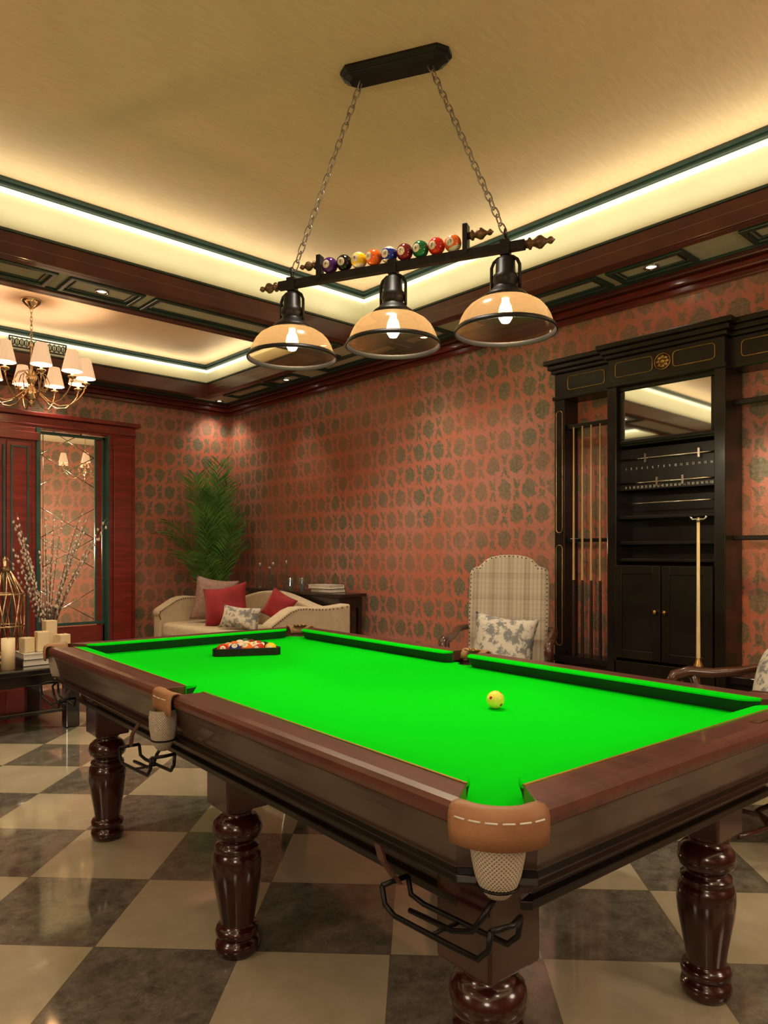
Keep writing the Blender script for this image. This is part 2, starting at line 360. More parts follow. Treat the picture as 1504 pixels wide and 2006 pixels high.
# soft ceiling spots washing the long wall
spot(2.6,4.3,2.96,150,80,tx=(4.3,4.0,.9),blend=1,rad=.12,col=(1,.80,.62)); spot(2.9,3.0,3.3,80,75,tx=(4.3,3.3,1.1),blend=1,rad=.12)
spot(3.35,.75,3.3,330,36,tx=(4.28,1.42,1.15),blend=1,rad=.05,col=(1,.60,.20))
m=MB(); m.box(1.85,2.35,7.02,7.035,3.15,3.16).box(1.85,2.35,7.02,7.035,3.24,3.25).box(1.85,1.86,7.02,7.035,3.15,3.25).box(2.34,2.35,7.02,7.035,3.15,3.25)
for i in range(12):
    x=1.88+i*.04
    m.tube([(x+.018*math.cos(a*pi/6),7.027,3.2+.03*math.sin(a*pi/6)) for a in range(12)],.004,5,closed=True)
    m.box(x-.002,x+.002,7.022,7.032,3.155,3.245)
m.build('vent_grille',black_metal,label='ornate dark fretwork air vent set in the cream cove',cat='vent')
# ------------------------------------------------------------------ doorway
m=MB(); m.box(2.88,3.15,7.34,7.40,0,2.5).box(2.92,3.11,7.325,7.34,.12,2.4).box(2.86,2.90,7.32,7.5,0,2.49)
m.build('door_1',door_wood,bevel=.008,label='carved red mahogany doorway jamb',**ST)
MB().box(-.2,3.15,7.33,7.40,2.49,2.60).box(-.25,3.19,7.29,7.40,2.60,2.64).box(-.2,3.15,7.315,7.33,2.51,2.53).build(trim(),door_wood,bevel=.006,**ST)
m=MB(); m.box(1.72,2.16,7.30,7.40,0,2.49).box(1.90,2.12,7.28,7.30,.2,2.34).box(1.70,2.18,7.26,7.40,2.36,2.44).box(1.70,2.18,7.26,7.4,0,.18)
m.build(trim(),door_wood,bevel=.006,**ST)
m=MB()
for x in (1.875,1.94,2.08): m.box(x-.008,x+.008,7.265,7.30,.5,2.30)
m.box(1.94,2.08,7.265,7.28,2.285,2.30)
m.box(2.16,2.20,7.29,7.40,0,2.49).box(2.85,2.868,7.31,7.40,0,2.49)
m.build(trim(),teal,**ST)
m=MB(); m.box(-.2,1.72,7.33,7.40,0,2.49)
for i in range(4): m.box(-.1+i*.45,.25+i*.45,7.31,7.33,.2,1.1); m.box(-.1+i*.45,.25+i*.45,7.31,7.33,1.2,2.35)
m.build(trim(),door_wood,bevel=.006,**ST)
e=bpy.data.objects.new('door_2',None); COL.objects.link(e); e.location=(2.53,7.42,0); e['label']='green framed glass door with silver lattice bars'; e['kind']='structure'
m=MB(); m.box(-.335,-.315,-.01,.02,.05,2.48).box(.305,.335,-.01,.02,.05,2.48).box(-.335,.335,-.01,.02,2.45,2.48).box(-.335,.335,-.01,.02,.05,.56,1).box(.25,.30,0,.02,.56,2.45,1)
m.box(-.335,.335,-.015,-.01,.57,.60).box(.23,.25,-.005,.02,.6,2.45)
m.build('frame',[teal,door_wood],e,bevel=.003)
m=MB(); z=.62; L_,R_=-.30,.22
while z<2.3:
    m.tube([(L_,0,z),(R_,0,z+.30)],.0045,6); m.tube([(R_,0,z),(L_,0,z+.30)],.0045,6); z+=.30 if int(z*10)%2 else .52
m.tube([(L_+.03,0,.6),(L_+.03,0,2.45)],.0045,6)
m.build('lattice',silver,e)
MB().box(-.315,.315,.004,.008,.5,2.47).build('glass_pane',clear,e)
point(2.4,8.2,1.4,150,rad=.1)
# ------------------------------------------------------------------ billiard table
TC=(1.774,2.177); TA=math.radians(-3.3)
def TW(x,y): return (TC[0]+x*math.cos(TA)-y*math.sin(TA),TC[1]+x*math.sin(TA)+y*math.cos(TA))
tb=top('billiard_table','large mahogany pool table with bright green cloth and leather net pockets','pool table',(TC[0],TC[1],0),TA)
HW,HL=.744,1.47
def loop(p,z,c):
    x,y=HW-p,HL-p
    return [(-x+c,-y,z),(x-c,-y,z),(x,-y+c,z),(x,y-c,z),(x-c,y,z),(-x+c,y,z),(-x,y-c,z),(-x,-y+c,z)]
m=MB(); c=.105
L=[(.16,.72,2),(.16,.772,2),(.05,.774,0),(.022,.806,0),(.026,.795,0),(.032,.775,0),(.045,.715,1),(.030,.709,1),(.027,.696,1),(.036,.688,1),(.118,.68,2),(.118,.624,1),(.104,.617,1),(.104,.600,1),(.118,.592,1),(.15,.592,1)]
m.loft([loop(p,z,c) for p,z,k in L],[k for p,z,k in L])
m.build('body',[panel_wood,black_wood,dark_wood],tb,bevel=.002)
def railprof():
    return [(.104,.846),(.100,.851),(.03,.853),(.012,.850),(.003,.842),(0,.830),(.003,.816),(.012,.808),(.03,.806),(.104,.806)]
def mp_(side,p,a,z):
    if side=='l': return (-HW+p,a,z)
    if side=='r': return (HW-p,a,z)
    if side=='n': return (a,-HL+p,z)
    return (a,HL-p,z)
CE,SE=.104,.066
LO=-.05
segs=[('l',-HL+CE,LO-SE,'c','s'),('l',LO+SE,HL-CE,'s','c'),('r',-HL+CE,-SE,'c','s'),('r',SE,HL-CE,'s','c'),('n',-HW+CE,HW-CE,'c','c'),('f',-HW+CE,HW-CE,'c','c')]
JC=[(.076,.098),(.078,.112),(.085,.122),(.095,.132),(.108,.143),(.124,.149),(.145,.15)]
JS=[(-.008,.098),(-.006,.118),(.002,.134),(.012,.144),(.026,.149),(.04,.15)]
def sl(e,p): return (.74*p if e=='c' else 0)
for s_,a0,a1,e0,e1 in segs:
    m=MB(); pr=railprof()
    m.loft([[mp_(s_,p,a0+sl(e0,p),z) for p,z in pr],[mp_(s_,p,(a0+a1)/2,z) for p,z in pr],[mp_(s_,p,a1-sl(e1,p),z) for p,z in pr]])
    m.build('rail',rail_wood,tb,bevel=.0015)
    m=MB(); m.loft([[mp_(s_,p,a,z) for p,z in [(.098,.8535),(.1035,.8535),(.1035,.848),(.098,.848)]] for a in (a0+sl(e0,.1),a1-sl(e1,.1))]); m.build('inlay_line',gold_line,tb,label='thin gold line beside the cloth')
    ls=[(a0+t,pn) for t,pn in (JC if e0=='c' else JS)]+[(a1-t,pn) for t,pn in (JC if e1=='c' else JS)[::-1]]
    m=MB()
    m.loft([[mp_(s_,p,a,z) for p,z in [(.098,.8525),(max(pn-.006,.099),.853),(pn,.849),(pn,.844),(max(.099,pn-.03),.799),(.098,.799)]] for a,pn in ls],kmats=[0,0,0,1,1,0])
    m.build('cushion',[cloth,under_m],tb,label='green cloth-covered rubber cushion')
m=MB(); m.box(-HW+.070,HW-.070,-HL+.070,HL-.070,.778,.80)
bed=m.build('playing_bed',cloth,tb,label='flat bright green baize bed')
cut=MB()
PC=[(-1,-1),(1,-1),(-1,1),(1,1)]
for sx,sy in PC: cut.lathe([(.050,.7),(.050,.9)],28,T=TR(sx*(HW-.074),sy*(HL-.074)),sm=False)
for sx in (-1,1): cut.lathe([(.044,.7),(.044,.9)],28,T=TR(sx*(HW-.066),LO if sx<0 else 0),sm=False)
co_=cut.build('cutter',cloth)
co_.parent=tb
bpy.context.view_layer.update()
md=bed.modifiers.new('b','BOOLEAN'); md.object=co_; md.operation='DIFFERENCE'; md.solver='EXACT'
dg=bpy.context.evaluated_depsgraph_get(); nm=bpy.data.meshes.new_from_object(bed.evaluated_get(dg)); bed.modifiers.clear(); bed.data=nm
bpy.data.objects.remove(co_)
lp=[(.0,.485),(.048,.485),(.058,.474),(.050,.462),(.046,.452),(.062,.444),(.076,.43),(.082,.405),(.077,.385),(.062,.372),(.054,.366),(.058,.358),(.071,.352),(.073,.344),(.067,.338),(.075,.33),(.081,.31),(.082,.28),(.078,.24),(.069,.19),(.060,.14),(.055,.105),(.053,.095),(.065,.09),(.071,.078),(.069,.064),(.057,.056),(.057,.05),(.067,.044),(.072,.03),(.068,.012),(.060,0),(0,0)]
for x,y in [(-.565,-1.275),(.425,-1.225),(-.540,-.150),(.445,-.10),(-.560,1.07),(.445,1.08)]:
    m=MB(); m.lathe(lp,40,cap=False)
    lg=m.build('leg',leg_wood,tb,(x,y,0))
    h=.074
    MB().box(-h,h,-h,h,.478,.765).build('leg_block',leg_wood,lg,bevel=.006)
def pocket(kind,sx,sy):
    v0=LO if (kind=='s' and sx<0) else 0
    def P(u,v,z):
        return (sx*(HW-u),sy*(HL-v),z) if kind=='c' else (sx*(HW-u),v0+v,z)
    prof=[(-.046,.815),(-.040,.838),(-.030,.850),(-.013,.857),(.001,.856),(.008,.850),(.011,.838),(.011,.815),(.008,.788)]
    path=[]
    if kind=='c':
        R=.100
        path.append((.112,0,0,-1))
        for k in range(13):
            a=-pi/2-k*pi/24; path.append((R+R*math.cos(a),R+R*math.sin(a),math.cos(a),math.sin(a)))
        path.append((0,.112,-1,0))
    else:
        for k in range(9):
            t=-1+k/4; path.append((-.008*(1-t*t),t*.072,-1,0))
    m=MB(); n=len(prof); vs=[];fs=[]
    for u,v,nu,nv in path:
        for o,z in prof: vs.append(P(u+nu*o,v+nv*o,z))
    for i in range(len(path)-1):
        for k in range(n-1): fs.append((i*n+k,(i+1)*n+k,(i+1)*n+k+1,i*n+k+1))
    m.add(vs,fs,0,True)
    po=m.build('pocket',leather,tb,label='tan leather pocket cover')
    sd=po.modifiers.new('s','SOLIDIFY'); sd.thickness=.006; sd.offset=0
    m=MB()
    for i in range(1,len(path)-2,2):
        u,v,nu,nv=path[i]; u2,v2,nu2,nv2=path[i+2] if i+2<len(path) else path[i+1]
        def at(t): return P(u+(u2-u)*t+(nu+(nu2-nu)*t)*.0145,v+(v2-v)*t+(nv+(nv2-nv)*t)*.0145,.838)
        m.tube([at(.12),at(.5),at(.85)],.0018,5)
    m.build('stitching',thread,po,label='white thread stitching')
    cu,cv=(.068,.068) if kind=='c' else (-.006,0)
    cx,cy,_=P(cu,cv,0)
    m=MB()
    if kind=='c': m.lathe([(.050,.80),(.051,.78),(.048,.755),(.042,.725),(.033,.70),(.020,.685),(0,.682)],28,cap=False)
    else: m.lathe([(.040,.80),(.044,.78),(.043,.745),(.037,.71),(.025,.68),(.015,.67),(0,.668)],24,cap=False)
    m.build('net',net_m,po,(cx,cy,0),label='cream woven cord pocket net')
    m=MB(); zb=.60; e_=.0055
    m.tube([(cx+.036*math.cos(a*pi/8),cy+.036*math.sin(a*pi/8),.704) for a in range(16)],.003,6,closed=True)
    g=cu-.035 if kind=='c' else cu-.02; L1=.20; L2=.235
    m.tube([P(cu,cv,.688),P(g,cv+.0,.660),P(g,cv+.03,zb+.02),P(g,cv+.08,zb),P(g,cv+L1,zb-.008)],e_,7)
    for du in (-.038,.038):
        m.tube([P(g+du,cv-.05,.665),P(g+du,cv-.045,zb+.03),P(g+du,cv-.02,zb+.005),P(g+du,cv+.05,zb),P(g+du,cv+L1,zb-.008),P(g+du*.9,cv+L2,zb),P(g+du*.9,cv+L2+.01,zb+.035)],e_,7)
    m.tube([P(g-.038,cv-.05,.665),P(g,cv-.065,.668),P(g+.038,cv-.05,.665)],e_,7)
    m.tube([P(g-.034,cv+L2+.01,zb+.035),P(g+.034,cv+L2+.01,zb+.035)],e_,7)
    m.tube([P(g-.038,cv+.10,zb-.004),P(g+.038,cv+.10,zb-.004)],.004,7)
    m.build('ball_holder',iron,po,label='black iron rail that holds pocketed balls')
    m=MB(); A=Vector(P(g,cv+L2,zb+.035)); B=Vector(P(.04,cv+L2+.08,.70)); M1=(A+B)/2+Vector((-sx*-.012,0,0))
    w=Vector((0,.011,0)); t=Vector((sx*.003,0,0))
    m.loft([[q-w-t,q+w-t,q+w+t,q-w+t] for q in (A,M1,B)]); m.build('strap',strap_m,po,label='brown leather hanging strap')
for sx,sy in PC: pocket('c',sx,sy)
for sx in (-1,1): pocket('s',sx,0)
for x,y,w in [(HW-.05,HL-.05,.045),(HW-.035,0,.04)]:
    m=MB(); m.lathe([(0,.003),(w*.7,.003),(w,.001),(w,0)],6,T=TR(x,y,.858),sm=False)
    for a in range(6): m.lathe([(0,.007),(.005,.005),(.007,.002)],8,T=TR(x+w*.55*math.cos(a*pi/3),y+w*.55*math.sin(a*pi/3),.858),cap=False)
    m.build('brass_plate',brass,tb,label='ornate brass pocket plate')
m=MB(); m.box(-.035,.035,-.012,.012,0,.002); m.build('name_plate',bronze,tb,(.33,-HL+.05,.853))
# ------------------------------------------------------------------ pool balls
bc={1:(.85,.55,.02),2:(.01,.03,.25),3:(.55,.02,.01),4:(.06,.012,.11),5:(.75,.14,.02),6:(.01,.12,.04),7:(.16,.01,.012),8:(.008,.008,.008)}
tcache={}
def textmesh(sx):
    if sx in tcache: return tcache[sx]
    c=bpy.data.curves.new('t','FONT'); c.body=sx; c.size=1; c.align_x='CENTER'; c.align_y='CENTER'
    o=bpy.data.objects.new('t',c); COL.objects.link(o); bpy.context.view_layer.update()
    me=bpy.data.meshes.new_from_object(o.evaluated_get(bpy.context.evaluated_depsgraph_get()))
    r=([v.co.copy() for v in me.vertices],[list(p.vertices) for p in me.polygons]); bpy.data.objects.remove(o); tcache[sx]=r; return r
ballmats={}
ink=pm('ink',(.01,.01,.01),.3)
def ballmat(n,R):
    k=(n,R)
    if k in ballmats: return ballmats[k]
    m,nt,p=base('ball_%d'%n); t=nt.nodes.new('ShaderNodeTexCoord'); s=nt.nodes.new('ShaderNodeSeparateXYZ'); nt.links.new(t.outputs['Object'],s.inputs[0])
    col=bc[n if n<9 else n-8]; W=(.70,.62,.46)
    circ=mth(nt,'LESS_THAN',s.outputs[1],-R*.87)
    if n>8:
        st=mth(nt,'LESS_THAN',mth(nt,'ABSOLUTE',s.outputs[2]),R*.62); cc=mixc(nt,st,W,col)
    else: cc=col
    nt.links.new(mixc(nt,circ,cc,W),p.inputs['Base Color']); p.inputs['Roughness'].default_value=.1
    ballmats[k]=m; return m
names={1:'yellow',2:'blue',3:'red',4:'purple',5:'orange',6:'green',7:'maroon',8:'black'}
def ball(n,R,loc,rot,parent=None,group=None):
    m=MB(); m.lathe([(R*math.sin(pi*k/20),-R*math.cos(pi*k/20)) for k in range(21)],32,cap=False)
    tv,tf=textmesh(str(n)); s=R*.58
    vs=[]
    for q in tv:
        x,z=q.x*s,q.y*s; y=-math.sqrt(max(0,(R*1.012)**2-x*x-z*z)); vs.append((x,y,z))
    m.add(vs,tf,1)
    b=m.build('billiard_ball',[ballmat(n,R),ink],parent,loc,rot,weld=False)
    lb=('glossy %s numbered ball'%names[n]) if n<9 else ('white ball with %s stripe'%names[n-8])
    if not parent:
        b['label']=lb+' in the triangle rack'; b['category']='pool ball'; b['group']=group
    else: b['label']=lb; b.name='decorative_ball'
    return b
R=.0285
rx,ry=TW(.07,.93)
rk=top('ball_rack','black triangular ball rack lying on green cloth','ball rack',(rx,ry,.8005),math.radians(-29))
def rtri(h,r):
    pts=[]; hh=h-r*1.732
    cs=[(-pi*7/6),(-pi/2),(pi/6)]
    for i,(x,y) in enumerate([(-hh,-hh*.577),(hh,-hh*.577),(0,hh*1.155)]):
        for k in range(5): a=cs[i]+k*(2*pi/3)/4; pts.append((x+r*math.cos(a),y+r*math.sin(a)))
    return pts
A=rtri(.185,.03); B=rtri(.170,.022)
m=MB(); n=len(A)
m.add([(*q,z) for z in (.0,.036) for q in A]+[(*q,z) for z in (.0,.036) for q in B],
 [f for i in range(n) for f in ((i,(i+1)%n,n+(i+1)%n,n+i),(2*n+i,3*n+i,3*n+(i+1)%n,2*n+(i+1)%n),(n+i,n+(i+1)%n,3*n+(i+1)%n,3*n+i),(i,2*n+i,2*n+(i+1)%n,(i+1)%n))])
m.build('frame',black_metal,rk,bevel=.002)
nums=[3,10,5,11,1,13,12,9,8,5,9,3,14,7,6]
k=0; a_=math.radians(-29)
for rr_ in range(5):
    for q in range(5-rr_):
        x=(q-(4-rr_)/2)*R*2.02; y=-.0655+rr_*R*2.02*.866
        wx=rx+x*math.cos(a_)-y*math.sin(a_); wy=ry+x*math.sin(a_)+y*math.cos(a_)
        ball(nums[k],R,(wx,wy,.8005+R),(random.uniform(-1,1),random.uniform(-.6,.6),a_+random.uniform(-.6,.6)),group='pool balls in the rack'); k+=1
cm,nt,p=base('cue_ball_dots'); t=nt.nodes.new('ShaderNodeTexCoord'); s=nt.nodes.new('ShaderNodeSeparateXYZ'); nt.links.new(t.outputs['Object'],s.inputs[0])
mx=mth(nt,'MAXIMUM',mth(nt,'MAXIMUM',mth(nt,'ABSOLUTE',s.outputs[0]),mth(nt,'ABSOLUTE',s.outputs[1])),mth(nt,'ABSOLUTE',s.outputs[2]))
nt.links.new(mixc(nt,mth(nt,'GREATER_THAN',mx,R*.98),(.85,.78,.10),(.5,.02,.01)),p.inputs['Base Color']); p.inputs['Roughness'].default_value=.12
m=MB(); m.lathe([(R*math.sin(pi*k/24),-R*math.cos(pi*k/24)) for k in range(25)],40,cap=False)
m.build('cue_ball',cm,None,(1.811,1.461,.8005+R),(.5,.35,.1),label='pale yellow cue ball with small red dots on the cloth',cat='cue ball')
# ------------------------------------------------------------------ pendant
pd=top('pendant_light','black three lamp billiard pendant with amber glass shades and pool balls','pendant light',(1.979,2.120,3.4),math.radians(-65.8))
def octo(l,w,c): return [(-l,-w+c),(-l+c,-w),(l-c,-w),(l,-w+c),(l,w-c),(l-c,w),(-l+c,w),(-l,w-c)]
m=MB()
m.loft([[(x,y,z) for x,y in octo(l,w,c)] for l,w,c,z in [(.245,.068,.04,0),(.245,.068,.04,-.014),(.23,.056,.034,-.022),(.23,.056,.034,-.03),(.205,.04,.026,-.045)]])
m.build('canopy',black_metal,pd,(-.067,.18,0),(0,0,math.radians(4)),bevel=.002)
BZ=-.95
m=MB(); m.box(-.535,.535,-.013,.013,BZ-.018,BZ+.018)
m.box(-.345,-.325,-.02,.02,BZ,BZ+.10).box(.295,.315,-.02,.02,BZ,BZ+.115)
m.build('bar',black_metal,pd,bevel=.003)
fin=[(0,0),(.014,0),(.016,.01),(.022,.014),(.022,.02),(.012,.026),(.014,.034),(.024,.05),(.024,.06),(.012,.074),(.008,.082),(.013,.09),(.013,.098),(.005,.106),(.0,.112)]
for sx,x,z,sc_ in [(1,.535,BZ,1),(-1,-.535,BZ,.9),(1,.315,BZ+.07,.9),(-1,-.345,BZ+.065,.8)]:
    MB().lathe(fin,20,cap=False,T=TR(x,0,z,0,sx*pi/2,0,sc_)).build('finial',bronze,pd,label='turned bronze finial')
for i,n in enumerate([4,8,9,5,10,7,6,3,13]):
    ball(n,.0335,(-.288+i*.0675,0,BZ+.018+.0335),(random.uniform(.0,.15),random.uniform(-.35,.35),random.uniform(-.1,.3)-.35),parent=pd)
def chain(x0,x1,y0,z0,z1):
    m=MB(); A=Vector((x0,y0,z0)); B=Vector((x1,0,z1)); d=B-A; n=int(d.length/.040)
    q=d.to_track_quat('Z','Y').to_matrix().to_4x4()
    for i in range(n):
        c=A+d*((i+.5)/n)
        T=Matrix.Translation(c)@q@Matrix.Rotation((i%2)*pi/2+.5,4,'Z')
        pts=[(.0125*math.cos(a*pi/6),0,.021*math.sin(a*pi/6)+(.006 if 0<a<6 else (-.006 if a>6 else 0))) for a in range(12)]
        m.tube(pts,.0030,6,closed=True,T=T)
    return m.build('chain',chain_m,pd,label='steel link chain')
chain(-.067-.155,-.46,.17,-.04,BZ+.06); chain(-.067+.155,.455,.19,-.04,BZ+.06)
for x in (-.47,0,.46):
    m=MB()
    m.lathe([(0,BZ-.035),(.022,BZ-.035),(.03,BZ-.045),(.036,BZ-.05),(.038,BZ-.10),(.046,BZ-.105),(.048,BZ-.130),(.040,BZ-.142),(.05,BZ-.155),(.065,BZ-.170),(.082,BZ-.182),(.092,BZ-.198),(0,BZ-.190)],28,cap=False)
    m.tube([(0,0,BZ-.05),(0,0,BZ+.045)],.007,8)
    m.tube([(0,.014*math.cos(a*pi/8),BZ+.055+.016*math.sin(a*pi/8)) for a in range(16)],.004,6,closed=True)
    m.box(-.018,.018,-.02,.02,BZ-.03,BZ+.026)
    lamp=m.build('lamp_fitting',black_metal,pd,(x,0,0))
    m=MB()
    m.tube([(-.054,0,BZ-.16),(-.054,0,BZ-.07),(-.045,0,BZ-.05),(-.028,0,BZ-.037),(0,0,BZ-.034),(.028,0,BZ-.037),(.045,0,BZ-.05),(.054,0,BZ-.07),(.054,0,BZ-.16)],.0065,8)
    m.build('yoke',black_metal,lamp)
    m=MB(); m.lathe([(.086,BZ-.197),(.112,BZ-.206),(.137,BZ-.222),(.156,BZ-.243),(.169,BZ-.267),(.177,BZ-.290),(.184,BZ-.307),(.190,BZ-.318)],56,cap=False)
    m.build('glass_shade',amber,lamp,label='smoky amber glass dome shade')
    m=MB(); m.lathe([(.183,BZ-.304),(.187,BZ-.304),(.194,BZ-.318),(.193,BZ-.322),(.187,BZ-.322),(.183,BZ-.304)],56,cap=False)
    m.build('shade_rim',black_metal,lamp)
    m=MB(); m.lathe([(0,BZ-.19),(.014,BZ-.19),(.014,BZ-.205),(.022,BZ-.22),(.027,BZ-.245),(.025,BZ-.266),(.015,BZ-.282),(0,BZ-.286)],20,cap=False)
    m.build('bulb',bulb_m,lamp,label='glowing vintage bulb')
    wx=1.979+x*math.cos(math.radians(-65.8)); wy=2.120+x*math.sin(math.radians(-65.8))
    point(wx,wy,3.4+BZ-.303,30,(1,.84,.58),.012)
# ------------------------------------------------------------------ cue cabinet
cb=top('cue_cabinet','tall black lacquered cue cabinet with mirror score rails and doors','cabinet',(4.295,2.03,-.06)); cb.scale=(1,1.05,1.05)
m=MB()
F=-.16; FC=-.23; Z0=.06
for y0,y1 in ((.685,.76),(-.76,-.685)):
    m.box(F,-.0,y0,y1,Z0,2.30)
for y0,y1 in ((.285,.345),(-.345,-.285)):
    m.box(FC,-.0,y0,y1,Z0,2.30)
m.box(F,0,.30,.76,Z0,.60); m.box(F,0,-.76,-.30,Z0,.60); m.box(FC,0,-.30,.30,Z0,.66)
m.box(F-.02,0,.345,.775,.60,.64); m.box(F-.02,0,-.775,-.345,.60,.64)
m.box(-.03,0,-.30,.30,.66,2.30)
m.box(F+.03,F+.06,.345,.685,1.36,1.385); m.box(F+.03,F+.06,-.685,-.345,1.36,1.385)
m.box(F+.03,F+.07,.345,.685,2.08,2.11); m.box(F+.03,F+.07,-.685,-.345,2.08,2.11)
for z in (1.24,1.34,1.49,1.92): m.box(FC+.04,0,-.285,.285,z,z+.02)
m.build('carcass',black_wood,cb,bevel=.004)
m=MB()
for y0,y1,f in ((.29,.76,F),(-.76,-.29,F),(-.34,.34,FC)):
    m.box(f,0,y0,y1,2.28,2.44); m.box(f-.012,0,y0-.012,y1+.012,2.27,2.295); m.box(f-.018,0,y0-.018,y1+.018,2.44,2.465); m.box(f-.035,0,y0-.035,y1+.035,2.465,2.495); m.box(f-.055,0,y0-.055,y1+.055,2.495,2.525)
m.build('cornice',black_wood,cb,bevel=.006)
def rloop(y0,y1,z0,z1,r,x):
    pts=[]
    for cy,cz,a0 in ((y1-r,z1-r,0),(y0+r,z1-r,pi/2),(y0+r,z0+r,pi),(y1-r,z0+r,1.5*pi)):
        for k in range(5): a=a0+k*pi/8; pts.append((x,cy+r*math.cos(a),cz+r*math.sin(a)))
    return pts
m=MB()
for y0,y1,z0,z1,x in ((.70,.745,1.42,2.2,F),(.70,.745,.7,1.34,F),(-.745,-.70,1.42,2.2,F),(.40,.66,2.325,2.41,F),(-.66,-.40,2.325,2.41,F),(.06,.29,2.325,2.41,FC),(-.29,-.06,2.325,2.41,FC)):
    m.tube(rloop(y0,y1,z0,z1,.02,x-.002),.0035,5,closed=True)
for a in range(8): m.lathe([(.0,.012),(.012,.010),(.014,0)],10,T=TR(FC,.026*math.cos(a*pi/4),2.367+.026*math.sin(a*pi/4),0,-pi/2,0),cap=False)
m.lathe([(0,.016),(.014,.012),(.016,0)],12,T=TR(FC,0,2.367,0,-pi/2,0),cap=False)
m.tube([(FC-.003,.045*math.cos(a*pi/10),2.367+.045*math.sin(a*pi/10)) for a in range(20)],.004,6,closed=True)
m.build('gilt_ornament',brass,cb,label='gilt inlay lines and round rosette')
m=MB(); m.box(FC+.03,FC+.06,-.285,.285,1.93,1.955).box(FC+.03,FC+.06,-.285,.285,2.245,2.28).box(FC+.03,FC+.06,-.285,-.255,1.955,2.245).box(FC+.03,FC+.06,.255,.285,1.955,2.245)
m.build('mirror_frame',black_wood,cb,bevel=.006)
MB().box(FC+.042,FC+.048,-.255,.255,1.955,2.245).build('mirror',mirror_m,cb)
m=MB()
for z in (1.84,1.70): m.tube([(FC+.04,-.28,z),(FC+.04,.28,z)],.005,8)
m.tube([(FC+.03,-.28,1.58),(FC+.03,.28,1.58)],.004,8)
for z,y in ((1.84,.12),(1.84,-.19),(1.70,.05),(1.70,-.10)): m.box(FC+.03,FC+.05,y-.006,y+.006,z-.025,z+.025)
m.build('score_rail',silver,cb,label='silver score pointer rails')
m=MB(); m.box(FC+.055,FC+.07,-.285,.285,1.66,1.90)
for j,z in enumerate((1.785,1.675)):
    for i in range(16 if j==0 else 21):
        n=i+1 if j==0 else i*5
        tv,tf=textmesh(str(n)); w=.5/(15 if j==0 else 20)
        m.add([(FC+.053,.25-i*w-q.x*.015,z+q.y*.020) for q in tv],tf,1)
m.build('score_board',[black_wood,white_c],cb,label='black score board with small white numerals')
for sy in (1,-1):
    m=MB(); y0,y1=(.004,.283) if sy>0 else (-.283,-.004)
    m.box(FC-.015,FC,y0,y1,.68,1.22)
    m.box(FC-.022,FC-.015,y0+.0,y0+.045,.68,1.22).box(FC-.022,FC-.015,y1-.045,y1,.68,1.22).box(FC-.022,FC-.015,y0+.045,y1-.045,.68,.73).box(FC-.022,FC-.015,y0+.045,y1-.045,1.17,1.22)
    d=m.build('door',black_wood,cb,bevel=.003)
    MB().lathe([(0,0),(.008,0),(.006,.012),(.013,.02),(.013,.028),(0,.034)],14,T=TR(FC-.022,sy*.028,.96,0,-pi/2,0),cap=False).build('knob',brass,d,label='small brass knob')
def cue(x,y,z,lbl,g='cues in the cabinet'):
    e=top('billiard_cue',lbl,'cue',(x,y,z),0,g); e.scale=(.75,.75,1.05)
    MB().lathe([(.0,1.44),(.006,1.44),(.0065,1.41),(.0085,1.0),(.010,.58),(.0112,.48)],12,cap=False).build('shaft',cue_wood,e)
    MB().lathe([(.0112,.48),(.0125,.40),(.015,.02),(.014,0),(0,0)],12,cap=False).build('butt',cue_butt,e)
for i,dy in enumerate((.64,.575,.51,.445)): cue(4.295+F-.012,2.03+dy,.614,'slim maple cue with dark butt standing in the cabinet rack')
e=top('cross_head_rest','light wooden stick with cross shaped head standing at the cabinet','cue rest',(3.80,1.70,0),0)
m=MB(); m.lathe([(.011,.70),(.009,1.0),(.008,1.47),(0,1.47)],12,cap=False).build('pole',pale_wood,e)
m=MB(); m.lathe([(.011,.74),(.016,.72),(.026,.70),(.028,.69),(.012,.68),(.012,.05),(.05,.03),(.10,.01),(.10,0),(0,0)],16,cap=False).build('base',brass,e)
m=MB(); m.tube([(-.0,-.045,1.49),(0,-.03,1.475),(0,.03,1.475),(0,.045,1.49)],.005,8)
m.lathe([(0,1.46),(.010,1.46),(.010,1.485),(0,1.485)],12,cap=False); m.build('cross_head',silver,e)
# ------------------------------------------------------------------ cushions
def pillow(name,w,h,t,mat,loc,rot,label,group=None):
    m=MB(); n=16; vs=[];fs=[]
    for sgn in (1,-1):
        for i in range(n+1):
            for j in range(n+1):
                a=-1+2*i/n; b=-1+2*j/n
                th=(max(0,(1-a**4)*(1-b**4)))**.6
                x=a*w/2*(1-.10*(1-b*b)); z=b*h/2*(1-.10*(1-a*a))
                vs.append((x,sgn*t/2*th+.012*math.sin(3*a+2*b),z))
    for s in (0,1):
        o=s*(n+1)**2
        for i in range(n):
            for j in range(n):
                q=o+i*(n+1)+j; fs.append((q,q+1,q+n+2,q+n+1))
    m.add(vs,fs,0,True)
    return m.build(name,mat,None,loc,rot,label=label,cat='cushion',weld=True,group=group)
